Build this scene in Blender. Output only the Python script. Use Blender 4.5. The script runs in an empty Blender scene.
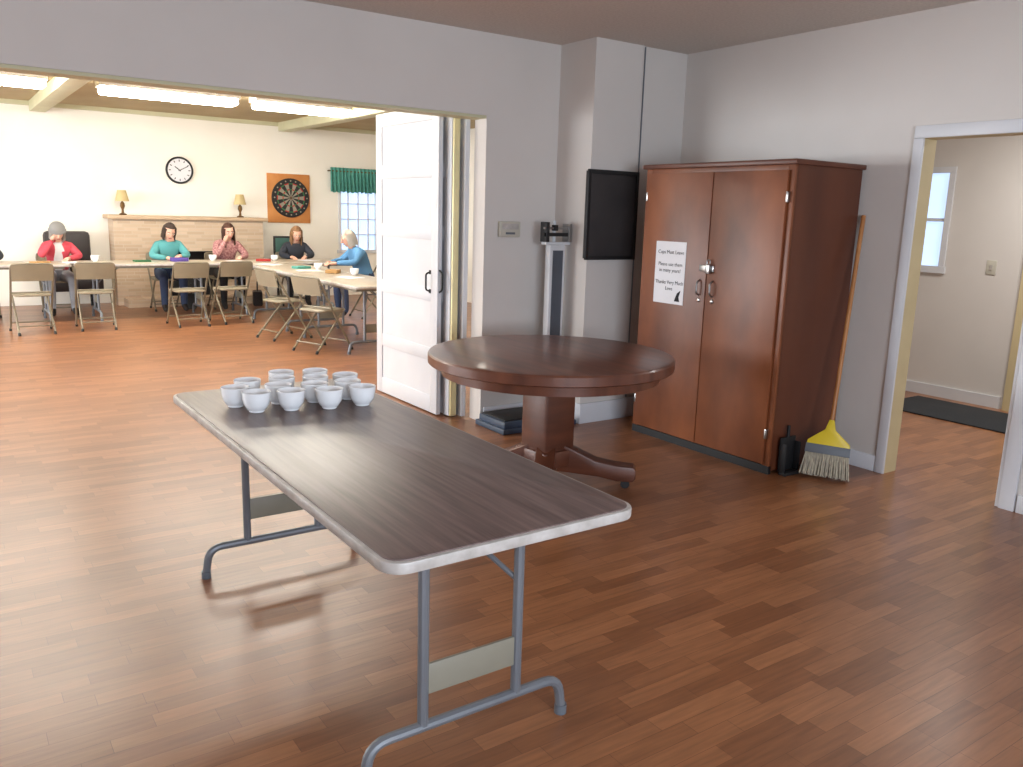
import bpy, bmesh, math, random
from mathutils import Vector, Matrix
random.seed(4)
S=bpy.context.scene
try: S.view_settings.view_transform='Standard'
except Exception: pass
# ---------------------------------------------------------------- materials
def lin(c):
    return tuple(((v/255)/12.92 if v/255<=.04045 else ((v/255+.055)/1.055)**2.4) for v in c)+(1,)
def M(name,c1,c2=None,scale=(5,5,5),rough=.5,metal=0,bump=0,coat=0,emit=0,detail=4,spec=.5):
    m=bpy.data.materials.new(name);m.use_nodes=True
    nt=m.node_tree;b=nt.nodes['Principled BSDF']
    b.inputs['Roughness'].default_value=rough;b.inputs['Metallic'].default_value=metal
    b.inputs['Coat Weight'].default_value=coat;b.inputs['Coat Roughness'].default_value=.15
    b.inputs['Specular IOR Level'].default_value=spec
    if c2 is None: c2=tuple(max(0,v*.95) for v in c1)
    tc=nt.nodes.new('ShaderNodeTexCoord');mp=nt.nodes.new('ShaderNodeMapping');mp.inputs['Scale'].default_value=scale
    nz=nt.nodes.new('ShaderNodeTexNoise');nz.inputs['Scale'].default_value=1;nz.inputs['Detail'].default_value=detail
    nt.links.new(tc.outputs['Object'],mp.inputs['Vector']);nt.links.new(mp.outputs[0],nz.inputs['Vector'])
    r=nt.nodes.new('ShaderNodeValToRGB');r.color_ramp.elements[0].position=.3;r.color_ramp.elements[1].position=.7
    r.color_ramp.elements[0].color=lin(c1);r.color_ramp.elements[1].color=lin(c2)
    nt.links.new(nz.outputs['Fac'],r.inputs['Fac']);nt.links.new(r.outputs[0],b.inputs['Base Color'])
    if bump:
        bp=nt.nodes.new('ShaderNodeBump');bp.inputs['Strength'].default_value=bump;bp.inputs['Distance'].default_value=.01
        nt.links.new(nz.outputs['Fac'],bp.inputs['Height']);nt.links.new(bp.outputs[0],b.inputs['Normal'])
    if emit:
        b.inputs['Emission Color'].default_value=lin(c1);b.inputs['Emission Strength'].default_value=emit
    return m
def M_brick(name,c1,c2,mortar,bw,rh,ms,rough=.4,coat=0,plane='xy',grain=None,offset=.5,bias=0):
    m=bpy.data.materials.new(name);m.use_nodes=True
    nt=m.node_tree;b=nt.nodes['Principled BSDF'];b.inputs['Roughness'].default_value=rough
    b.inputs['Coat Weight'].default_value=coat;b.inputs['Coat Roughness'].default_value=.25
    g=nt.nodes.new('ShaderNodeNewGeometry');sp=nt.nodes.new('ShaderNodeSeparateXYZ');cb=nt.nodes.new('ShaderNodeCombineXYZ')
    nt.links.new(g.outputs['Position'],sp.inputs[0])
    a={'x':0,'y':1,'z':2}
    nt.links.new(sp.outputs[a[plane[0]]],cb.inputs[0]);nt.links.new(sp.outputs[a[plane[1]]],cb.inputs[1])
    k=nt.nodes.new('ShaderNodeTexBrick');k.inputs['Scale'].default_value=1
    k.inputs['Brick Width'].default_value=bw;k.inputs['Row Height'].default_value=rh;k.inputs['Mortar Size'].default_value=ms
    k.inputs['Mortar Smooth'].default_value=.3;k.inputs['Bias'].default_value=bias
    k.offset=offset;k.offset_frequency=3;k.squash=.7;k.squash_frequency=2
    k.inputs['Color1'].default_value=lin(c1);k.inputs['Color2'].default_value=lin(c2);k.inputs['Mortar'].default_value=lin(mortar)
    nt.links.new(cb.outputs[0],k.inputs['Vector'])
    out=k.outputs['Color']
    if grain:
        mp=nt.nodes.new('ShaderNodeMapping');mp.inputs['Scale'].default_value=grain
        nz=nt.nodes.new('ShaderNodeTexNoise');nz.inputs['Scale'].default_value=1;nz.inputs['Detail'].default_value=5
        nt.links.new(cb.outputs[0],mp.inputs[0]);nt.links.new(mp.outputs[0],nz.inputs['Vector'])
        mr=nt.nodes.new('ShaderNodeMapRange');mr.inputs[1].default_value=.3;mr.inputs[2].default_value=.7
        mr.inputs[3].default_value=.8;mr.inputs[4].default_value=1.15
        nt.links.new(nz.outputs['Fac'],mr.inputs[0])
        mx=nt.nodes.new('ShaderNodeMix');mx.data_type='RGBA';mx.blend_type='MULTIPLY';mx.inputs[0].default_value=1
        nt.links.new(out,mx.inputs[6]);nt.links.new(mr.outputs[0],mx.inputs[7]);out=mx.outputs[2]
    nt.links.new(out,b.inputs['Base Color'])
    return m
# ---------------------------------------------------------------- builder
class B:
    def __init__(s): s.v=[];s.f=[];s.m=[];s.mats=[]
    def mi(s,m):
        if m not in s.mats: s.mats.append(m)
        return s.mats.index(m)
    def bm(s,bm,mat,T=None):
        o=len(s.v);i=s.mi(mat);bm.verts.index_update()
        for v in bm.verts: s.v.append((T@v.co) if T else v.co.copy())
        for f in bm.faces: s.f.append([o+x.index for x in f.verts]);s.m.append(i)
        bm.free()
    def raw(s,vs,fs,mat,T=None,matf=None):
        o=len(s.v)
        for v in vs: s.v.append((T@Vector(v)) if T else Vector(v))
        for f in fs:
            s.f.append([o+x for x in f])
            if matf:
                c=sum((Vector(vs[x]) for x in f),Vector())/len(f);s.m.append(s.mi(matf(c)))
            else: s.m.append(s.mi(mat))
    def box(s,lo,hi,mat,bev=0,T=None):
        b=bmesh.new();bmesh.ops.create_cube(b,size=1)
        for v in b.verts:
            v.co=Vector([ (lo[i]+hi[i])/2+v.co[i]*(hi[i]-lo[i]) for i in range(3)])
        if bev: bmesh.ops.bevel(b,geom=list(b.edges),offset=bev,segments=2,affect='EDGES',profile=.5)
        s.bm(b,mat,T)
    def cyl(s,p0,p1,r,mat,r1=None,seg=16,T=None):
        p0=Vector(p0);p1=Vector(p1);d=p1-p0
        b=bmesh.new();bmesh.ops.create_cone(b,cap_ends=True,segments=seg,radius1=r,radius2=r if r1 is None else r1,depth=d.length)
        Q=Matrix.Translation((p0+p1)/2)@d.to_track_quat('Z','Y').to_matrix().to_4x4()
        s.bm(b,mat,(T@Q) if T else Q)
    def ball(s,c,r,mat,T=None,seg=16,fn=None):
        b=bmesh.new();bmesh.ops.create_uvsphere(b,u_segments=seg,v_segments=max(6,seg*2//3),radius=1)
        for v in b.verts:
            p=v.co.copy()
            if fn: p=fn(p)
            v.co=Vector((c[0]+p.x*r[0],c[1]+p.y*r[1],c[2]+p.z*r[2]))
        s.bm(b,mat,T)
    def lathe(s,prof,mat,c=(0,0,0),seg=32,T=None):
        vs=[];fs=[]
        for (r,z) in prof:
            for k in range(seg):
                a=2*math.pi*k/seg;vs.append((c[0]+r*math.cos(a),c[1]+r*math.sin(a),c[2]+z))
        for i in range(len(prof)-1):
            for k in range(seg):
                a=i*seg+k;b=i*seg+(k+1)%seg;fs.append([a,b,b+seg,a+seg])
        if prof[0][0]>1e-4: fs.append(list(range(seg))[::-1])
        if prof[-1][0]>1e-4: fs.append([(len(prof)-1)*seg+k for k in range(seg)])
        s.raw(vs,fs,mat,T)
    def prism(s,poly,z0,z1,mat,bev=0,T=None):
        b=bmesh.new();lo=[b.verts.new((x,y,z0)) for x,y in poly];f=b.faces.new(lo)
        r=bmesh.ops.extrude_face_region(b,geom=[f])
        for g in r['geom']:
            if isinstance(g,bmesh.types.BMVert): g.co.z=z1
        bmesh.ops.recalc_face_normals(b,faces=b.faces)
        if bev:
            ed=[e for e in b.edges if abs(e.verts[0].co.z-e.verts[1].co.z)<1e-6]
            bmesh.ops.bevel(b,geom=ed,offset=bev,segments=2,affect='EDGES',profile=.5)
        s.bm(b,mat,T)
    def tube(s,pts,r,mat,fil=0,seg=10,T=None,r1=None):
        P=[Vector(p) for p in pts];Q=[P[0]]
        for i in range(1,len(P)-1):
            if fil:
                a=(P[i-1]-P[i]);c=(P[i+1]-P[i]);t=min(fil,a.length*.49,c.length*.49)
                A=P[i]+a.normalized()*t;C=P[i]+c.normalized()*t
                for k in range(6):
                    u=k/5;Q.append(A*(1-u)**2+P[i]*2*u*(1-u)+C*u*u)
            else: Q.append(P[i])
        Q.append(P[-1])
        vs=[];fs=[];n=len(Q)
        d=(Q[1]-Q[0]).normalized();N=d.orthogonal().normalized()
        for i in range(n):
            if i==0: t=Q[1]-Q[0]
            elif i==n-1: t=Q[-1]-Q[-2]
            else: t=(Q[i+1]-Q[i]).normalized()+(Q[i]-Q[i-1]).normalized()
            t.normalize();N=(N-t*N.dot(t)).normalized();Bn=t.cross(N)
            rr=r if r1 is None else r+(r1-r)*i/(n-1)
            for k in range(seg):
                a=2*math.pi*k/seg;vs.append(Q[i]+N*rr*math.cos(a)+Bn*rr*math.sin(a))
        for i in range(n-1):
            for k in range(seg):
                a=i*seg+k;b=i*seg+(k+1)%seg;fs.append([a,b,b+seg,a+seg])
        fs.append(list(range(seg))[::-1]);fs.append([(n-1)*seg+k for k in range(seg)])
        s.raw(vs,fs,mat,T)
    def text(s,body,size,mat,T,align='CENTER'):
        cu=bpy.data.curves.new('t','FONT');cu.body=body;cu.size=size;cu.align_x=align;cu.extrude=.0005;cu.resolution_u=2
        ob=bpy.data.objects.new('t',cu);S.collection.objects.link(ob)
        dg=bpy.context.evaluated_depsgraph_get();me=bpy.data.meshes.new_from_object(ob.evaluated_get(dg))
        s.raw([v.co.copy() for v in me.vertices],[list(p.vertices) for p in me.polygons],mat,T)
        bpy.data.objects.remove(ob);bpy.data.meshes.remove(me)
    def done(s,name,loc=(0,0,0),rz=0,ang=.6):
        me=bpy.data.meshes.new(name);me.from_pydata([tuple(v) for v in s.v],[],s.f)
        for m in s.mats: me.materials.append(m)
        for p,i in zip(me.polygons,s.m): p.material_index=i;p.use_smooth=True
        me.update();me.set_sharp_from_angle(angle=ang)
        ob=bpy.data.objects.new(name,me);S.collection.objects.link(ob)
        ob.location=loc;ob.rotation_euler=(0,0,rz)
        return ob
def rrect(x0,y0,x1,y1,r,n=6):
    out=[]
    for cx,cy,a0 in ((x1-r,y1-r,0),(x0+r,y1-r,90),(x0+r,y0+r,180),(x1-r,y0+r,270)):
        for k in range(n+1):
            a=math.radians(a0+90*k/n);out.append((cx+r*math.cos(a),cy+r*math.sin(a)))
    return out
def RX(a): return Matrix.Rotation(a,4,'X')
def RY(a): return Matrix.Rotation(a,4,'Y')
def RZ(a): return Matrix.Rotation(a,4,'Z')
def TR(*p): return Matrix.Translation(p)
# materials
m_wall=M('painted_wall_white',(216,211,206),(210,205,200),(1.5,1.5,1.5),rough=.75)
m_wallB=M('painted_wall_cream',(246,242,232),(242,238,226),(1.5,1.5,1.5),rough=.7)
m_ceil=M('ceiling_textured',(214,206,198),(200,192,184),(60,60,60),rough=.9,bump=.4)
m_ceilB=M('ceiling_tan',(176,156,118),(166,146,108),(2,2,2),rough=.8)
m_olive=M('beam_paint_olive',(206,203,168),(196,193,158),(3,3,3),rough=.6)
m_trim=M('trim_paint_white',(218,220,224),(210,212,217),(3,3,3),rough=.45)
m_floor=M_brick('laminate_oak_floor',(158,106,70),(126,80,50),(96,58,36),.42,.068,.0008,rough=.34,coat=.15,grain=(5,60,1))
m_brick=M_brick('fireplace_brick',(206,184,160),(184,160,135),(196,178,156),.26,.05,.006,rough=.8,plane='xz')
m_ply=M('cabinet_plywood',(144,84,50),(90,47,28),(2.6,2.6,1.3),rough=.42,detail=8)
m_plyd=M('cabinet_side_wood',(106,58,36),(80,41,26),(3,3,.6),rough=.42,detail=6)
m_dark=M('black_paint',(22,22,24),rough=.6)
m_chrome=M('steel_hardware',(170,170,170),rough=.3,metal=1)
m_paper=M('paper_white',(228,228,232),(222,222,226),rough=.8)
m_ink=M('ink_black',(25,25,30),rough=.8)
m_oak=M('round_table_mahogany',(112,66,47),(78,44,33),(14,2,2),rough=.38,coat=.25)
m_oakl=M('pedestal_wood',(104,58,39),(72,39,27),(3,3,14),rough=.4)
m_lam=M('laminate_walnut_top',(126,107,102),(92,76,73),(60,3,2),rough=.34,detail=6)
m_edge=M('table_edge_grey',(196,192,188),(164,158,152),(20,20,20),rough=.4)
m_leg=M('painted_steel_grey',(118,122,128),(106,110,116),rough=.4,metal=.2)
m_legp=M('painted_steel_beige',(140,136,122),(130,126,112),rough=.45)
m_cup=M('ceramic_white',(250,252,254),(246,249,252),rough=.15,coat=.3)
m_tan=M('chair_enamel_taupe',(132,122,102),(120,110,92),rough=.4,metal=.1)
m_seat=M('chair_seat_beige',(146,136,114),(134,124,104),rough=.5)
m_plate=M('wall_plate_beige',(196,192,178),rough=.5)
m_brass=M('brass_strip',(240,228,176),rough=.5,metal=.3)
m_tube=M('fluorescent_diffuser',(255,250,238),rough=.5,emit=40)
m_fix=M('fixture_enamel',(225,225,220),rough=.4)
m_glass=M('window_daylight_pane',(190,215,250),rough=.1,emit=1.1)
m_greyp=M('grey_plastic',(98,104,112),rough=.5)
# ---------------------------------------------------------------- room shell
YA,XB,YW,HC,HB=5.01,4.73,13.9,2.70,2.86
def slab(name,boxes,mat):
    b=B()
    for lo,hi in boxes: b.box(lo,hi,mat)
    return b.done(name)
slab('floor',[((-4.6,-2.8,-.1),(7.6,14.1,0))],m_floor)
b=B()
b.box((-3,-2.6,HC),(XB,YA,HC+.3),m_ceil);b.done('ceiling')
b=B();b.box((-4.5,YA+.15,HB),(7.5,YW,HB+.14),m_ceilB);b.done('ceiling_hall')
b=B();b.box((XB+.12,.5,2.55),(7.38,YA,2.7),m_wallB);b.done('ceiling_corridor')
b=B()
b.box((-4.6,YA,2.166),(3.22,YA+.15,3.0),m_wall)
b.box((3.22,YA,0),(7.5,YA+.15,3.0),m_wall)
b.box((-4.6,YA,0),(-2.6,YA+.15,2.166),m_wall)
b.done('wall_partition')
b=B();b.box((-2.6,YA+.002,2.146),(3.219,YA+.148,2.165),m_olive);b.box((-2.6,YA+.151,2.19),(3.22,YA+.26,2.30),m_olive);b.done('trim_1')
slab('wall_left',[((-3.1,-2.6,0),(-3,YA,3.0))],m_wall)
b=B()
b.box((-3,-2.7,0),(-1.2,-2.6,3),m_wall);b.box((2.6,-2.7,0),(4.85,-2.6,3),m_wall)
b.box((-1.2,-2.7,0),(2.6,-2.6,.8),m_wall);b.box((-1.2,-2.7,2.15),(2.6,-2.6,3),m_wall);b.done('wall_behind')
b=B()
for x in (-1.2,.03,1.3,2.54): b.box((x,-2.68,.8),(x+.06,-2.62,2.15),m_trim)
for z in (.8,1.45,2.09): b.box((-1.2,-2.675,z),(2.6,-2.625,z+.06),m_trim)
b.done('window_1')
b=B()
b.box((XB,2.76,0),(XB+.12,YA,3),m_wall);b.box((XB,-2.6,0),(XB+.12,2.04,3),m_wall);b.box((XB,2.04,2.03),(XB+.12,2.76,3),m_wall)
b.done('wall_right')
m_tanp=M('paint_tan',(206,190,150),(198,182,142),rough=.6)
b=B()
b.box((XB-.018,2.725,0),(XB-.001,2.785,2.0),m_trim,.003);b.box((XB-.018,1.96,0),(XB-.001,2.04,2.0),m_trim,.003)
b.box((XB-.018,1.96,2.001),(XB-.001,2.785,2.07),m_trim,.003)
b.done('trim_2')
b=B();b.box((XB,2.73,0),(XB+.13,2.759,1.999),m_tanp);b.box((XB,2.041,0),(XB+.13,2.065,1.999),m_trim);b.box((XB,2.041,2.0),(XB+.13,2.759,2.029),m_tanp)
b.done('door_frame_1')
b=B();b.box((3.842,4.62,0),(4.29,YA,HC),m_wall);b.box((4.29,4.635,0),(XB,YA,HC),m_wall);b.done('wall_chase')
b=B();b.box((3.828,4.60,0),(4.73,4.619,.15),m_trim,.003);b.box((3.828,4.62,0),(3.841,YA,.15),m_trim,.003);b.done('baseboard_chase')
b=B();b.box((3.24,YA-.016,0),(3.827,YA-.001,.11),m_trim,.003);b.done('baseboard_partition')
b=B();b.box((XB-.016,2.79,0),(XB-.001,4.6,.1),m_trim,.003);b.box((XB-.016,-2.6,0),(XB-.001,1.95,.1),m_trim,.003);b.done('baseboard_right')
b=B();b.tube([(4.287,4.612,.16),(4.287,4.612,2.69)],.005,m_greyp);b.done('wall_conduit')
# back hall walls
b=B()
wx0,wx1,wz0,wz1=5.90,6.66,.8,1.86
b.box((-4.5,YW,0),(wx0,YW+.12,3),m_wallB);b.box((wx1,YW,0),(7.5,YW+.12,3),m_wallB)
b.box((wx0,YW,0),(wx1,YW+.12,wz0),m_wallB);b.box((wx0,YW,wz1),(wx1,YW+.12,3),m_wallB);b.done('wall_far')
b=B();b.box((7.5,.4,0),(7.6,YW,3),m_wallB);b.done('wall_east')
b=B()
b.box((-4.6,YA,0),(-4.5,6.2,3),m_wallB);b.box((-4.6,12.2,0),(-4.5,YW,3),m_wallB);b.box((-4.6,6.2,0),(-4.5,12.2,.8),m_wallB);b.box((-4.6,6.2,2.2),(-4.5,12.2,3),m_wallB)
b.box((-4.6,9.0,.8),(-4.5,9.4,2.2),m_wallB);b.done('wall_west')
b=B()
for y0,y1 in ((6.2,9.0),(9.4,12.2)):
    for y in (y0,(y0+y1)/2-.03,y1-.06): b.box((-4.58,y,.8),(-4.52,y+.06,2.2),m_trim)
    for z in (.8,1.47,2.14): b.box((-4.575,y0,z),(-4.525,y1,z+.06),m_trim)
b.done('window_2')
b=B()
b.box((wx0+.001,YW-.02,wz0),(wx0+.05,YW+.05,wz1-.05),m_trim);b.box((wx1-.05,YW-.02,wz0),(wx1-.001,YW+.05,wz1-.05),m_trim)
b.box((wx0-.03,YW-.04,wz0-.06),(wx1+.03,YW-.001,wz0-.001),m_trim);b.box((wx0+.001,YW-.02,wz1-.049),(wx1-.001,YW+.05,wz1-.001),m_trim)
for k in range(1,4):
    x=wx0+(wx1-wx0)*k/4;b.box((x-.01,YW,wz0),(x+.01,YW+.03,wz1),m_trim)
for k in range(1,4):
    z=wz0+(wz1-wz0)*k/4;b.box((wx0,YW+.001,z-.01),(wx1,YW+.029,z+.01),m_trim)
b.box((wx0,YW+.055,wz0),(wx1,YW+.065,wz1),m_glass)
b.done('window_3')
# beams and fixtures
b=B()
for x in (-1.9,1.40,4.95,): b.box((x-.10,YA+.27,HB-.14),(x+.10,YW-.061,HB-.001),m_olive,.004)
b.box((-4.5,YW-.06,HB-.06),(7.5,YW-.001,HB-.001),m_olive)
b.done('trim_3')
for y in (10.75,7.6):
    for x0,x1 in ((-.35,1.20),(1.70,3.26),(3.45,4.72)):
        b=B();b.box((x0,y-.15,HB-.08),(x1,y+.15,HB-.001),m_fix,.004)
        b.box((x0+.02,y-.135,HB-.16),(x1-.02,y+.135,HB-.08),m_tube,.03);b.done('ceiling_light_fixture')
# ---------------------------------------------------------------- corridor
b=B()
hx=7.38
b.box((hx,3.0,0),(hx+.08,3.98,2.55),m_wall);b.box((hx,4.38,0),(hx+.08,YA,2.55),m_wall)
b.box((hx,3.98,0),(hx+.08,4.38,1.16),m_wall);b.box((hx,3.98,1.97),(hx+.08,4.38,2.55),m_wall)
b.box((hx,.4,0),(hx+.08,3.0,2.55),m_wall)
b.done('wall_corridor')
b=B();b.box((XB+.12,.4,0),(7.38,.5,2.55),m_wall);b.done('wall_corridor_end')
b=B()
for y in (3.93,4.38): b.box((hx-.02,y,1.16),(hx-.001,y+.05,1.97),m_trim)
b.box((hx-.025,3.92,1.10),(hx-.001,4.44,1.159),m_trim);b.box((hx-.02,3.93,1.971),(hx-.001,4.43,2.02),m_trim)
b.box((hx+.01,3.98,1.55),(hx+.03,4.38,1.58),m_trim);b.box((hx+.04,3.98,1.16),(hx+.05,4.38,1.97),m_glass)
b.done('window_4')
b=B();b.box((hx-.02,3.3,0),(hx-.001,4.95,.1),m_trim);b.done('baseboard_corridor')
b=B();b.box((hx-.05,2.3,0),(hx-.001,2.42,2.03),m_tanp);b.box((hx-.05,3.14,0),(hx-.001,3.26,2.03),m_tanp);b.box((hx-.05,2.3,2.031),(hx-.001,3.26,2.12),m_tanp)
b.box((hx-.03,2.42,0),(hx-.002,3.14,2.03),m_plate);b.done('door_1')
b=B();b.box((6.5,2.8,0),(7.2,3.92,.012),M('mat_rubber',(48,50,54),(36,38,42),(80,80,80),rough=.95),.004);b.done('door_mat')
b=B();b.box((hx-.008,3.49,1.12),(hx-.001,3.57,1.24),m_plate,.002);b.box((hx-.014,3.52,1.16),(hx-.008,3.54,1.20),m_edge);b.done('light_switch')
# ---------------------------------------------------------------- folding door stack
def door_panel(b,x,y0,y1,z0,z1,face=-1,t=.035):
    b.box((x-t/2+.008,y0+.001,z0+.001),(x+t/2-.008,y1-.001,z1-.001),m_trim)
    for sx in (-1,1):
        xa=x+sx*(t/2-.008);xb=x+sx*t/2;lo=min(xa,xb);hi=max(xa,xb)
        b.box((lo,y0,z0),(hi,y0+.1,z1),m_trim,.003);b.box((lo,y1-.1,z0),(hi,y1,z1),m_trim,.003)
        n=5;h=(z1-z0)/n
        for k in range(n+1):
            c=z0+h*k;a=c-.05;d=c+.05
            if k==0:a,d=z0,z0+.13
            if k==n:a,d=z1-.1,z1
            b.box((lo,y0+.1,a),(hi,y1-.1,d),m_trim,.003)
b=B();door_panel(b,3.035,5.31,6.33,.01,2.25)
def pull(b,x,y,z,sx):
    b.tube([(x,y,z-.07),(x+sx*.035,y,z-.06),(x+sx*.035,y,z+.06),(x,y,z+.07)],.007,m_dark,fil=.02)
    b.box((x-.003,y-.014,z-.085),(x+.003,y+.014,z-.055),m_dark);b.box((x-.003,y-.014,z+.055),(x+.003,y+.014,z+.085),m_dark)
pull(b,3.017,5.42,1.0,-1)
b.tube([(3.035,5.31,.93),(3.035,5.27,.95),(3.035,5.27,1.07),(3.035,5.31,1.09)],.007,m_dark,fil=.02)
b.done('folding_door')
b=B();door_panel(b,3.10,5.24,6.1,.01,2.25);b.box((3.085,5.215,.01),(3.138,5.235,2.24),m_brass,.008);b.done('folding_door')
b=B();door_panel(b,3.178,5.18,6.1,.01,2.25);b.done('folding_door')
# ---------------------------------------------------------------- cabinet
b=B();xf,y0,y1,ht=4.06,3.08,4.285,1.861
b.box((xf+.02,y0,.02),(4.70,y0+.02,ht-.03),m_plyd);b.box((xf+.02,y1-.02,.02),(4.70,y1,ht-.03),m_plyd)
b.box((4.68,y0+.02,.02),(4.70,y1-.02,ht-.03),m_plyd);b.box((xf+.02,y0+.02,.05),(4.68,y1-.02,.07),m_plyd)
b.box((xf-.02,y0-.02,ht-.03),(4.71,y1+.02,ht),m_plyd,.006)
b.box((xf+.003,y0,.0),(xf+.03,y1,.05),m_dark)
b.box((xf+.003,y0,.05),(xf+.025,y0+.05,ht-.03),m_ply,.002);b.box((xf+.003,y1-.05,.05),(xf+.025,y1,ht-.03),m_ply,.002)
b.box((xf+.003,y0+.05,ht-.08),(xf+.025,y1-.05,ht-.03),m_ply,.002)
ys=3.67
b.box((xf-.016,y0+.035,.06),(xf+.002,ys-.003,ht-.06),m_ply,.003);b.box((xf-.016,ys+.003,.06),(xf+.002,y1-.035,ht-.06),m_ply,.003)
for y in (y0+.03,y1-.03):
    for z in (.25,1.65): b.box((xf-.018,y-.008,z-.03),(xf+.004,y+.008,z+.03),m_chrome,.002)
b.box((xf-.022,ys-.06,1.185),(xf-.014,ys+.06,1.225),m_chrome,.002);b.box((xf-.045,ys-.045,1.175),(xf-.022,ys-.01,1.235),m_chrome,.006)
b.tube([(xf-.034,ys-.04,1.235),(xf-.034,ys-.04,1.26),(xf-.034,ys-.015,1.26),(xf-.034,ys-.015,1.235)],.004,m_chrome,fil=.01)
for y in (ys-.06,ys+.05):
    b.tube([(xf-.016,y,1.03),(xf-.045,y,1.045),(xf-.045,y,1.115),(xf-.016,y,1.13)],.006,m_chrome,fil=.015)
    b.ball((xf-.018,y,1.0),(.006,.014,.014),m_chrome)
b.done('storage_cabinet')
b=B();b.box((xf-.019,3.855,.95),(xf-.017,4.13,1.36),m_paper)
TT=lambda z,y=3.99:Matrix(((0,0,-1,xf-.0195),(-1,0,0,y),(0,1,0,z),(0,0,0,1)))
for t,z in (('Cups Must Leave',1.28),('Please use them',1.20),('in many years!',1.16),('Thanks Very Much',1.08),('Love',1.04)): b.text(t,.034,m_ink,TT(z))
b.prism([(-.024,0),(.024,0),(.014,.03),(.03,.075),(0,.055),(-.012,.03)],0,.001,m_ink,T=TT(.97,3.91))
b.done('paper_sign')
# ---------------------------------------------------------------- broom + dustpan
m_yel=M('yellow_plastic',(222,196,40),rough=.4);m_bris=M('broom_bristles',(190,182,160),(140,132,120),(120,120,4),rough=.9)
b=B()
base=Vector((4.29,2.85,.0));top=Vector((4.700,3.04,1.56));d=(top-base).normalized()
b.cyl(base+d*.3,top,.0135,M('broom_handle_wood',(196,138,84),(166,110,62),(30,30,3),rough=.4))
ux=Vector((.55,-.83,0)).normalized();uz=d;uy=uz.cross(ux).normalized();ux=uy.cross(uz)
T=Matrix.Translation(base).to_4x4()@Matrix((ux,uy,uz)).transposed().to_4x4()
b.prism([(-.125,.185),(.125,.185),(.12,.225),(.03,.30),(.015,.36),(-.015,.36),(-.03,.30),(-.12,.225)],-.028,.028,m_yel,.006,T=T@RX(math.pi/2))
b.prism([(-.128,.15),(.128,.15),(.126,.205),(-.126,.205)],-.031,.031,m_greyp,.004,T=T@RX(math.pi/2))
for i in range(34):
    for j in range(5):
        x=-.118+.236*i/33;y=-.022+.011*j
        b.tube([(x,y,.155),(x*1.14+random.uniform(-.006,.006),y*1.3+random.uniform(-.004,.004),.012+random.uniform(0,.012))],.0045,m_bris,seg=5,T=T)
b.done('broom')
b=B()
T=TR(4.19,3.055,.0)@RZ(-math.pi/2)
b.box((-.002,-.07,.02),(.01,.07,.23),m_dark,.004,T);b.box((.01,-.07,.02),(.05,-.06,.2),m_dark,.003,T);b.box((.01,.06,.02),(.05,.07,.2),m_dark,.003,T)
b.box((.01,-.07,.0),(.06,.07,.02),m_dark,.003,T);b.tube([(.004,0,.23),(.004,0,.30)],.010,m_dark,T=T)
b.done('dustpan')
# ---------------------------------------------------------------- round table
b=B();R=.683
b.lathe([(0,.70),(R-.05,.70),(R-.03,.695),(R-.006,.70),(R,.706),(R,.750),(R-.006,.758),(R-.02,.762),(0,.762)],m_oak,seg=72)
b.lathe([(R-.10,.64),(R-.075,.64),(R-.07,.70),(R-.10,.70)],m_oak,seg=72)
b.box((-.28,-.04,.62),(.28,.04,.70),m_oakl,.005);b.box((-.04,-.28,.62),(.04,.28,.70),m_oakl,.005)
a0=math.radians(-41)
T=RZ(a0+math.pi/4)
b.box((-.11,-.11,.14),(.11,.11,.66),m_oakl,.02,T);b.box((-.14,-.14,.60),(.14,.14,.64),m_oakl,.01,T);b.box((-.13,-.13,.12),(.13,.13,.22),m_oakl,.015,T)
for k in range(4):
    T=RZ(a0+k*math.pi/2)
    pr=[(.06,.09),(.30,.07),(.40,.05),(.49,.05),(.505,.07),(.505,.12),(.49,.135),(.40,.14),(.28,.16),(.16,.215),(.06,.26)]
    b.prism(pr,-.055,.055,m_oakl,.008,T=T@RX(math.pi/2))
    b.cyl((.45,-.015,.025),(.45,.015,.025),.025,m_dark,T=T);b.cyl((.45,0,.03),(.45,0,.06),.01,m_chrome,T=T)
b.done('round_pedestal_table',(2.79,3.628,0))
# ---------------------------------------------------------------- folding table
def folding_table(name,loc,rz,L,W=.76,H=.74,top=m_lam,edge=m_edge,leg=m_leg,plate=m_legp,ins=.27,fw=.335):
    b=B()
    b.prism(rrect(-W/2,-L/2,W/2,L/2,.06),H-.032,H-.003,edge,.004)
    b.prism(rrect(-W/2+.012,-L/2+.012,W/2-.012,L/2-.012,.05),H-.004,H,top,.001)
    for s in (-1,1): b.box((s*(W/2-.06)-.012,-L/2+.08,H-.06),(s*(W/2-.06)+.012,L/2-.08,H-.032),plate)
    for s in (-1,1): b.box((-W/2+.075,s*(L/2-.095)-.01,H-.06),(W/2-.075,s*(L/2-.095)+.01,H-.033),plate)
    for s in (-1,1):
        y=s*(L/2-ins)
        b.tube([(-.3,y,H-.05),(.3,y,H-.05)],.013,leg)
        for x in (-.155,.155): b.tube([(x,y,H-.05),(x,y,.13)],.0155,leg)
        b.tube([(-fw,y,.012),(-fw+.015,y,.125),(fw-.015,y,.125),(fw,y,.012)],.0155,leg,fil=.09)
        for x in (-fw,fw): b.cyl((x,y,0),(x,y,.03),.019,m_greyp)
        b.box((-.155,y-.006,.22),(.155,y+.006,.31),plate,.003)
        for x in (-.155,.155): b.tube([(x,y,.48),(x*.3,y-s*.16,H-.13),(x*.15,y-s*.34,H-.05)],.008,leg)
        b.tube([(-.04,y-s*.16,H-.13),(.04,y-s*.16,H-.13)],.008,leg)
    return b.done(name,loc,rz)
folding_table('folding_table',(1.146,2.568,0),.0025,2.02,fw=.33,ins=.245)
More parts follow.
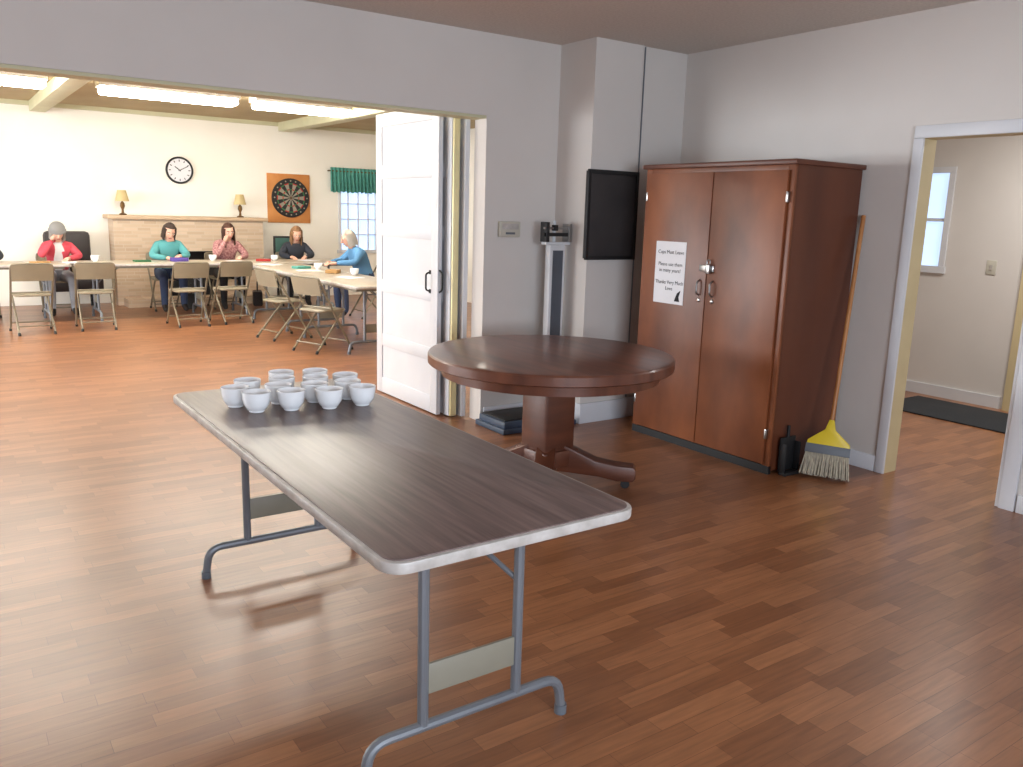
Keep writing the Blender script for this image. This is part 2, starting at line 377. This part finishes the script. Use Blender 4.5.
m_lam2=M('laminate_light_top',(176,164,146),(160,147,129),(20,3,2),rough=.35)
for x in (.5,2.36,4.21): folding_table('folding_table',(x,11.98,0),math.pi/2,1.83,top=m_lam2)
for y in (10.66,8.78): folding_table('folding_table',(3.88,y-.03,0),0,1.83,top=m_lam2)
# cups
cups=[(.97,3.09),(1.095,3.06),(1.235,3.02),(1.37,3.01),(.925,3.21),(1.09,3.19),(1.225,3.15),(1.365,3.14),(1.01,3.33),(1.15,3.32),(1.28,3.28),(1.41,3.27),(1.19,3.44),(1.33,3.41)]
cm=B();cm.lathe([(.027,.0),(.030,.004),(.030,.008),(.036,.012),(.047,.03),(.052,.055),(.054,.078),(.0525,.079),(.050,.076),(.048,.055),(.043,.032),(.032,.018),(0,.016)],m_cup,seg=28)
c0=cm.done('tea_cup',(cups[0][0],cups[0][1],.741))
for x,y in cups[1:]:
    o=bpy.data.objects.new('tea_cup',c0.data);o.location=(x,y,.741);S.collection.objects.link(o)
# ---------------------------------------------------------------- wall things
b=B();b.box((3.33,YA-.035,1.345),(3.51,YA-.001,1.455),m_plate,.008);b.box((3.35,YA-.038,1.40),(3.49,YA-.034,1.44),m_edge,.001);b.box((3.38,YA-.037,1.365),(3.46,YA-.034,1.38),m_greyp);b.done('thermostat')
b=B();m_bb=M('blackboard_slate',(56,52,52),(42,39,40),(3,3,3),rough=.7)
b.box((3.80,4.585,1.215),(4.275,4.618,1.82),m_bb,.004)
for lo,hi in (((3.79,4.575,1.205),(4.265,4.59,1.23)),((3.79,4.575,1.80),(4.265,4.59,1.83)),((3.79,4.574,1.205),(3.815,4.591,1.83)),((4.24,4.574,1.205),(4.265,4.591,1.83))): b.box(lo,hi,m_dark,.003)
b.done('blackboard')
m_sw=M('scale_enamel_white',(215,217,220),rough=.4);m_sb=M('scale_base_bluegrey',(62,78,100),(50,64,84),rough=.5);m_sp=M('scale_plate_grey',(78,84,94),rough=.5)
b=B()
b.box((3.17,4.62,.03),(3.62,4.95,.085),m_sb,.01);b.box((3.19,4.64,.085),(3.54,4.93,.095),m_dark,.003)
b.box((3.15,4.60,.0),(3.80,4.97,.04),m_sb,.008)
b.box((3.64,4.78,.03),(3.78,4.88,.16),m_sw,.01)
b.box((3.65,4.80,.1),(3.79,4.86,1.30),m_sw,.01);b.box((3.675,4.795,.18),(3.765,4.80,1.26),m_sp)
b.box((3.61,4.80,1.30),(3.83,4.86,1.32),m_sw,.003)
b.box((3.60,4.79,1.36),(3.80,4.81,1.385),m_dark);b.box((3.59,4.79,1.41),(3.82,4.81,1.425),m_chrome)
b.box((3.60,4.785,1.32),(3.63,4.86,1.46),m_dark,.004);b.box((3.80,4.785,1.32),(3.83,4.86,1.45),m_chrome,.004);b.box((3.67,4.78,1.40),(3.70,4.82,1.44),m_dark,.002)
b.cyl((3.71,4.84,1.32),(3.71,4.84,1.47),.012,m_sw)
b.done('physician_scale')
# fireplace
b=B();fy=13.48
b.box((2.22,fy,0),(2.95,YW-.001,1.27),m_brick);b.box((3.75,fy,0),(4.43,YW-.001,1.27),m_brick);b.box((2.95,fy,.80),(3.75,YW-.001,1.27),m_brick);b.box((2.95,fy+.3,0),(3.75,YW-.001,.8),m_dark)
b.box((2.15,fy-.06,1.27),(4.50,YW-.001,1.325),M('mantel_stone',(198,172,142),(182,156,128),rough=.7),.008)
b.box((2.3,fy-.35,0),(4.35,fy-.001,.12),m_brick)
b.done('brick_fireplace')
m_shade=M('lampshade_parchment',(204,184,134),rough=.8);m_lb=M('lamp_base_bronze',(110,80,40),rough=.4,metal=.6)
for x in (2.40,4.14):
    b=B();b.lathe([(.05,0),(.055,.015),(.02,.03),(.015,.08),(.035,.13),(.03,.17),(.01,.2),(.008,.26)],m_lb,seg=20)
    b.lathe([(.095,.2),(.097,.2),(.06,.36),(.058,.36)],m_shade,seg=24);b.done('mantel_lamp',(x,13.7,1.325))
# clock
b=B();T=TR(3.28,YW-.001,2.02)@RX(math.pi/2)
b.lathe([(0,0),(.20,0),(.205,.01),(.205,.035),(.195,.045),(.18,.04),(.178,.03),(0,.03)],m_dark,T=T,seg=48)
b.lathe([(0,.031),(.175,.031),(.175,.033),(0,.033)],m_paper,T=T,seg=48)
for k in range(12): b.box((-.006,.13,.033),(.006,.16,.035),m_ink,T=T@RZ(k*math.pi/6))
b.box((-.007,-.02,.035),(.007,.09,.037),m_ink,T=T@RZ(.9));b.box((-.005,-.02,.037),(.005,.14,.039),m_ink,T=T@RZ(-1.1))
b.done('wall_clock')
# dartboard
m_or=M('dartboard_backing_orange',(206,140,78),(190,122,62),rough=.7);m_cr=M('sisal_cream',(150,144,128),rough=.8);m_red=M('sisal_red',(170,50,45),rough=.8);m_gr=M('sisal_green',(50,110,70),rough=.8)
b=B();b.box((4.65,YW-.03,1.25),(5.38,YW-.001,2.05),m_or,.004)
T=TR(5.035,YW-.03,1.66)@RX(math.pi/2);RR=.32
b.lathe([(0,0),(RR,0),(RR,.03),(RR*.98,.035),(0,.035)],m_dark,T=T,seg=60)
rings=[(.04,.07,'rg'),(.07,.40,'bw'),(.40,.46,'rg'),(.46,.70,'bw'),(.70,.76,'rg')]
for (r0,r1,k) in rings:
    for i in range(20):
        a=2*math.pi*(i-.5)/20;c=2*math.pi*(i+.5)/20
        mt=(m_dark if i%2 else m_cr) if k=='bw' else (m_gr if i%2 else m_red)
        if k=='bw' and i%2: continue
        vs=[(RR*r0*math.cos(a),RR*r0*math.sin(a),.037),(RR*r1*math.cos(a),RR*r1*math.sin(a),.037),(RR*r1*math.cos(c),RR*r1*math.sin(c),.037),(RR*r0*math.cos(c),RR*r0*math.sin(c),.037)]
        b.raw(vs,[[0,1,2,3]],mt,T)
for i in range(20):
    a=2*math.pi*i/20;b.ball((RR*.87*math.cos(a),RR*.87*math.sin(a),.036),(.014,.014,.003),m_cr,T=T,seg=8)
b.done('dartboard')
# valance curtain
m_teal=M('curtain_teal',(88,156,144),(66,132,120),(20,20,20),rough=.9)
b=B();vs=[];fs=[];N=80
for j,(z,amp) in enumerate(((2.20,.012),(2.15,.006),(2.13,.012),(1.95,.03),(1.79,.04))):
    for i in range(N+1):
        x=5.74+(6.72-5.74)*i/N;vs.append((x,YW-.07-amp*math.sin(i*1.15+.4*math.sin(i*.3)),z+ (.012*math.sin(i*.9) if j==4 else 0)))
for j in range(4):
    for i in range(N): a=j*(N+1)+i;fs.append([a,a+1,a+N+2,a+N+1])
b.raw(vs,fs,m_teal);b.tube([(5.7,YW-.06,2.14),(6.76,YW-.06,2.14)],.012,m_lb)
b.tube([(5.72,YW-.06,2.14),(5.72,YW-.001,2.14)],.008,m_lb);b.tube([(6.74,YW-.06,2.14),(6.74,YW-.001,2.14)],.008,m_lb)
b.done('window_valance')
# ---------------------------------------------------------------- chairs
def folding_chair():
    b=B();w=.21
    for s in (-1,1):
        b.tube([(s*w,.24,.015),(s*w,-.04,.46),(s*w,-.2,.74)],.012,m_tan,fil=.03)
        b.tube([(s*(w-.03),-.24,.015),(s*(w-.03),.14,.43)],.012,m_tan)
        b.cyl((s*w,.245,0),(s*w,.235,.03),.015,m_dark);b.cyl((s*(w-.03),-.245,0),(s*(w-.03),-.23,.03),.015,m_dark)
    b.tube([(-w,-.2,.74),(-w+.01,-.22,.80),(w-.01,-.22,.80),(w,-.2,.74)],.012,m_tan,fil=.04)
    b.tube([(-w,.19,.1),(w,.19,.1)],.008,m_tan);b.tube([(-w+.03,-.19,.1),(w-.03,-.19,.1)],.008,m_tan);b.tube([(-w,-.05,.47),(w,-.05,.47)],.009,m_tan)
    b.prism(rrect(-.185,-.17,.185,.2,.05),.43,.452,m_seat,.008)
    vs=[];fs=[]
    for i in range(9):
        u=-1+i/4;y=-.215-.02*(1-u*u)
        for (dy,z) in ((.006,.61),(-.006,.61),(-.022,.79),(-.010,.79)): vs.append((u*(w-.005),y+dy+.03*(0 if z>.7 else 1),z))
    for i in range(8):
        for k in range(4):
            a=i*4+k;c=i*4+(k+1)%4;fs.append([a,c,c+4,a+4])
    fs.append([0,1,2,3]);fs.append([32,33,34,35]);b.raw(vs,fs,m_seat)
    return b.done('folding_chair')
fc=folding_chair();first=True
for x,y,r in ((.90,11.0,.05),(1.58,11.1,-.06),(2.63,11.0,.03),(3.20,11.1,.10),(3.33,9.5,-1.35),(3.40,8.5,-1.2),
              (1.37,12.78,math.pi),(2.76,12.78,math.pi),(3.58,12.78,math.pi),(4.66,12.82,math.pi-.1),(5.12,10.9,math.pi/2),(.45,12.78,math.pi)):
    o=fc if first else bpy.data.objects.new('folding_chair',fc.data)
    if not first: S.collection.objects.link(o)
    first=False;o.location=(x,y,0);o.rotation_euler=(0,0,r)
# armchair behind
m_ac=M('armchair_leather',(40,30,30),(28,20,20),rough=.5)
b=B();b.box((-.3,-.25,.25),(.3,.25,.45),m_ac,.04);b.box((-.3,.15,.4),(.3,.3,1.08),m_ac,.06);b.box((-.38,-.25,.2),(-.28,.25,.66),m_ac,.04);b.box((.28,-.25,.2),(.38,.25,.66),m_ac,.04)
for x in (-.27,.27):
    for y in (-.2,.2): b.cyl((x,y,0),(x,y,.26),.02,m_dark)
b.done('armchair',(1.62,13.42,0))
m_tealb=M('picture_teal',(70,110,100),(50,84,80),(6,6,6),rough=.6)
b=B();b.box((-.25,-.012,0),(.25,.012,.5),m_dark,.004);b.box((-.22,-.016,.03),(.22,-.011,.47),m_tealb);b.box((-.2,0,-.52),(-.17,.03,0),m_dark);b.box((.17,0,-.52),(.2,.03,0),m_dark);b.box((-.25,-.06,-.54),(.25,.12,-.52),m_dark)
b.done('display_board',(4.85,13.5,.54))
# ---------------------------------------------------------------- people
m_skin=M('skin',(222,176,152),(210,160,138),rough=.55);m_lip=M('lips',(170,90,85),rough=.5);m_eye=M('eye_dark',(30,25,22),rough=.3);m_ew=M('eye_white',(230,228,222),rough=.3)
m_shoe=M('shoe_dark',(35,32,32),rough=.6)
def skin_mesh(vs,es,rad,sub=2):
    me=bpy.data.meshes.new('sk');me.from_pydata(vs,es,[]);ob=bpy.data.objects.new('sk',me);S.collection.objects.link(ob)
    sk=ob.modifiers.new('s','SKIN');sk.use_smooth_shade=True
    for i,r in enumerate(rad):
        d=me.skin_vertices[0].data[i];d.radius=(r,r) if not isinstance(r,tuple) else r;d.use_root=(i==0)
    ss=ob.modifiers.new('u','SUBSURF');ss.levels=sub;ss.render_levels=sub
    dg=bpy.context.evaluated_depsgraph_get();m2=bpy.data.meshes.new_from_object(ob.evaluated_get(dg))
    V=[v.co.copy() for v in m2.vertices];F=[list(p.vertices) for p in m2.polygons]
    bpy.data.objects.remove(ob);bpy.data.meshes.remove(m2);return V,F
def hand(b,wr,dirv,pn,side):
    d=Vector(dirv).normalized();n=Vector(pn);n=(n-d*n.dot(d)).normalized();s=d.cross(n)*side
    w=Vector(wr);vs=[w,w+d*.045,w+d*.085];es=[(0,1),(1,2)];rad=[.022,.03,.03]
    for k,(off,l) in enumerate(((-.027,.062),(-.009,.072),(.009,.068),(.026,.054))):
        i=len(vs);a=w+d*.092+s*off
        vs+=[a,a+d*l*.45+n*.004,a+d*l*.75+n*.014,a+d*l*.95+n*.028];es+=[(2,i),(i,i+1),(i+1,i+2),(i+2,i+3)];rad+=[.0098,.0088,.008,.007]
    i=len(vs);a=w+d*.035-s*.032+n*.008;vs+=[a,a+d*.03-s*.018+n*.01,a+d*.055-s*.02+n*.016];es+=[(1,i),(i,i+1),(i+1,i+2)];rad+=[.012,.0105,.008]
    V,F=skin_mesh([tuple(v) for v in vs],es,rad,1);b.raw(V,F,m_skin)
def person(name,loc,rz,shirt,pants,hair,armL,armR,lean=.2,tilt=.5,turn=0,hat=None,long=False,zo=0,inner=None,roll=0):
    b=B();zc=.90+zo
    up=(0,-lean,zc);neck=(0,-lean-.05,zc+.085);hb=(0,-lean-.085,zc+.15)
    vs=[(0,0,.53),(0,-.02-lean*.25,.66),(0,-lean*.65,.80),up,neck,hb,
        (-.145,-lean+.01,zc+.01),armL[0],armL[1],(.145,-lean+.01,zc+.01),armR[0],armR[1],
        (-.09,-.03,.52),(-.13,-.43,.50),(-.13,-.40,.11),(.09,-.03,.52),(.13,-.43,.50),(.13,-.40,.11),(-.14,-.52,.04),(.14,-.52,.04)]
    es=[(0,1),(1,2),(2,3),(3,4),(4,5),(3,6),(6,7),(7,8),(3,9),(9,10),(10,11),(0,12),(12,13),(13,14),(0,15),(15,16),(16,17),(14,18),(17,19)]
    rad=[.14,.125,.14,.115,.052,.05,.07,.052,.033,.07,.052,.033,.10,.065,.045,.10,.065,.045,.035,.035]
    V,F=skin_mesh(vs,es,rad,2)
    pv=[Vector(v) for v in vs]
    def seg(p,a,c):
        ab=c-a;t=max(0,min(1,(p-a).dot(ab)/ab.length_squared));return (a+ab*t-p).length
    lab={0:shirt,1:shirt,2:shirt,3:shirt,4:m_skin,5:shirt,6:shirt,7:shirt,8:shirt,9:shirt,10:shirt,11:pants,12:pants,13:pants,14:pants,15:pants,16:pants,17:m_shoe,18:m_shoe}
    def mf(c):
        best=min(range(len(es)),key=lambda i:seg(c,pv[es[i][0]],pv[es[i][1]])-min(rad[es[i][0]],rad[es[i][1]]))
        m=lab[best]
        if best==0 and c.z<.6: m=pants
        if best in(3,) and c.z>zc+.065: m=m_skin
        if inner and best in (1,2,3) and abs(c.x)<.05 and c.y<pv[es[best][0]].y-.03: m=inner
        return m
    b.raw(V,F,shirt,None,mf)
    for (e,wv),sd in ((armL,-1),(armR,1)):
        e=Vector(e);wv=Vector(wv);d=(wv-e).normalized()
        if wv.z>zc: hand(b,wv-d*.01,(Vector(hb)+Vector((0,-.02,.09))-wv),(-sd*.8,.5,0),sd)
        else: hand(b,wv-d*.01,d*1+Vector((0,0,-.05)),(0,0,-1),sd)
    T=TR(0,-lean-.10,zc+.205)@RZ(turn)@RX(tilt)@RY(roll)
    def hf(p):
        q=p.copy()
        if q.z<0: k=1+.32*q.z;q.x*=k;q.y*=(1+.12*q.z)
        if q.y<-.2 and q.z<-.5: q.y-=.06
        return q
    b.ball((0,0,0),(.074,.092,.115),m_skin,T,seg=24,fn=hf)
    b.tube([(0,-.088,.025),(0,-.108,-.012),(0,-.116,-.022),(0,-.09,-.032)],.011,m_skin,T=T,seg=8)
    for s in (-1,1):
        b.ball((s*.03,-.083,.012),(.014,.009,.008),m_ew,T,8);b.ball((s*.03,-.090,.012),(.006,.004,.006),m_eye,T,8)
        b.box((s*.03-.018,-.094,.03),(s*.03+.018,-.084,.035),hair,.001,T)
        b.ball((s*.074,.005,-.005),(.010,.018,.03),m_skin,T,10)
    b.ball((0,-.088,-.055),(.024,.01,.007),m_lip,T,10)
    def hairf(p):
        q=p.copy()
        if q.y<-.15 and q.z<.45: q.y*=.35;q.z=max(q.z,-.1)
        return q
    b.ball((0,.012,.018),(.087,.098,.113),hair,T,24,hairf)
    for i in range(26):
        a=math.radians(-35+250*i/25);l=.17 if long else .07
        x=.078*math.cos(a);y=.012+.088*math.sin(a)
        b.tube([(x*.9,y*.9,.06),(x*1.08,y*1.08,-.02),(x*1.05+random.uniform(-.008,.008),y*1.05,-.04-l*random.uniform(.8,1.1))],.018,hair,T=T,seg=6,r1=.010,fil=.02)
    if hat:
        b.ball((0,.01,.05),(.094,.106,.085),hat,T,20);b.lathe([(.085,.02),(.105,.015),(.105,.035),(.09,.05)],hat,T=T,seg=24)
    return b.done(name,loc,rz,ang=1.2)
C=lambda n,c,c2=None:M(n,c,c2,(8,8,8),rough=.85)
red=C('jacket_red',(200,70,84));white=C('shirt_white',(225,225,225));grey=C('trousers_lightgrey',(150,152,158));teal=C('hoodie_teal',(84,154,156));jean=C('jeans_blue',(52,66,96))
pat=M('blouse_patterned',(120,60,66),(196,150,146),(45,45,45),rough=.85);blk=C('trousers_black',(28,28,32));vest=C('vest_charcoal',(42,46,56));blue=C('shirt_blue',(88,138,180))
h_gr=C('hair_grey',(150,145,138),(110,106,100));h_br=C('hair_brown',(74,46,32));h_dk=C('hair_darkbrown',(60,46,38));h_bl=C('hair_blonde',(150,112,76),(110,78,54));h_wh=C('hair_white',(190,184,174));hatg=C('knit_hat_grey',(128,126,124))
rest=lambda s:((s*.25,-.30,.79),(s*.10,-.52,.775))
face=lambda s:((s*.22,-.42,.80),(s*.07,-.37,1.0))
person('seated_woman',(1.37,12.74,0),0,red,grey,h_gr,face(-1),rest(1),lean=.24,tilt=.45,hat=hatg,inner=white)
person('seated_woman',(2.76,12.74,0),0,teal,jean,h_dk,rest(-1),((.23,-.34,.79),(.1,-.5,.80)),lean=.22,tilt=.5,roll=.1,zo=.02)
person('seated_woman',(3.58,12.74,0),0,pat,blk,h_br,face(-1),rest(1),lean=.20,tilt=.3,long=True,roll=-.1,zo=.03)
person('seated_woman',(4.66,12.78,0),-.15,vest,blk,h_bl,((-.24,-.3,.79),(-.14,-.52,.775)),((.24,-.3,.79),(.1,-.5,.775)),lean=.2,tilt=.45,long=True)
person('seated_woman',(5.08,10.92,0),-math.pi/2,blue,jean,h_wh,rest(-1),rest(1),lean=.2,tilt=.3)
person('seated_woman',(.47,12.74,0),0,vest,blk,h_br,rest(-1),rest(1),lean=.2,tilt=.4)
# table clutter
m_pur=C('book_purple',(88,70,150));m_kraft=C('kraft_box',(180,140,90))
def bookobj(x,y,m,rz,w=.2,h=.14,z=.741,t=.02):
    b=B();b.box((-w/2,-h/2,0),(w/2,h/2,t),m,.002);b.box((-w/2+.004,-h/2+.004,.003),(w/2+.003,h/2-.004,t-.003),m_paper);b.done('book',(x,y,z),rz)
bookobj(2.78,12.02,m_pur,.2,t=.05);bookobj(1.1,11.9,m_kraft,.5);bookobj(3.9,11.9,m_red,-.3,t=.03);bookobj(3.9,10.4,m_teal,.2,t=.03);bookobj(4.0,9.6,m_kraft,.9,t=.04);bookobj(2.3,12.0,m_gr,.1)
for x,y in ((1.75,12.1),(3.25,12.1),(4.1,12.0),(4.05,10.2),(4.1,9.2)):
    o=bpy.data.objects.new('tea_cup',c0.data);o.location=(x,y,.741);S.collection.objects.link(o)
for i,(x,y,r) in enumerate(((1.45,11.9,.2),(3.5,11.9,-.2),(4.6,11.95,.1),(3.85,10.0,1.4),(3.75,11.2,.6),(3.9,8.9,.3))):
    b=B();
    for k in range(4): b.box((-.105,-.148,.0012*k),(.105,.148,.0012*k+.001),m_paper,T=RZ(.04*k))
    b.done('paper_stack',(x,y,.741),r)
for x,y,m in ((3.12,12.85,m_dark),(4.12,12.9,m_ac)):
    b=B();b.prism([(-.17,0),(.17,0),(.14,.22),(-.14,.22)],-.07,.07,m,.02,T=RX(math.pi/2));b.tube([(-.09,0,.21),(-.07,0,.36),(.07,0,.36),(.09,0,.21)],.008,m,fil=.04);b.done('handbag',(x,y,0),1.3)
# ---------------------------------------------------------------- lights
def area(name,loc,rot,sx,sy,p,col):
    l=bpy.data.lights.new(name,'AREA');l.shape='RECTANGLE';l.size=sx;l.size_y=sy;l.energy=p;l.color=col
    o=bpy.data.objects.new(name,l);o.location=loc;o.rotation_euler=rot;S.collection.objects.link(o);return o
area('daylight_window_behind',(.7,-2.85,1.5),(math.radians(90),0,0),3.7,1.3,275,(.79,.88,1))
area('daylight_window_west',(-4.75,7.6,1.5),(math.radians(90),0,math.radians(-90)),2.7,1.35,360,(.92,.96,1))
area('daylight_window_west_b',(-4.75,10.8,1.5),(math.radians(90),0,math.radians(-90)),2.7,1.35,380,(.92,.96,1))
area('corridor_fill_light',(6.3,2.6,2.5),(0,0,0),.5,.5,46,(1,.98,.94))  # added fill light that brightens the corridor from out of view, no fixture modelled
w=bpy.data.worlds.new('World');S.world=w;w.use_nodes=True
w.node_tree.nodes['Background'].inputs[0].default_value=(.7,.83,1,1);w.node_tree.nodes['Background'].inputs[1].default_value=.8
# ---------------------------------------------------------------- camera
f,th,ps,r,h=830.84,.2018,.6088,.0293,1.512
fw=Vector((math.cos(th)*math.sin(ps),math.cos(th)*math.cos(ps),-math.sin(th)));r0=Vector((math.cos(ps),-math.sin(ps),0));u0=r0.cross(fw)
ri=r0*math.cos(r)+u0*math.sin(r);up=-r0*math.sin(r)+u0*math.cos(r)
cd=bpy.data.cameras.new('Camera');cd.sensor_width=36;cd.sensor_fit='HORIZONTAL';cd.lens=f/1023*36;cd.clip_start=.05;cd.clip_end=100
co=bpy.data.objects.new('Camera',cd);S.collection.objects.link(co)
co.matrix_world=Matrix(((ri.x,up.x,-fw.x,0),(ri.y,up.y,-fw.y,0),(ri.z,up.z,-fw.z,h),(0,0,0,1)))
S.camera=co
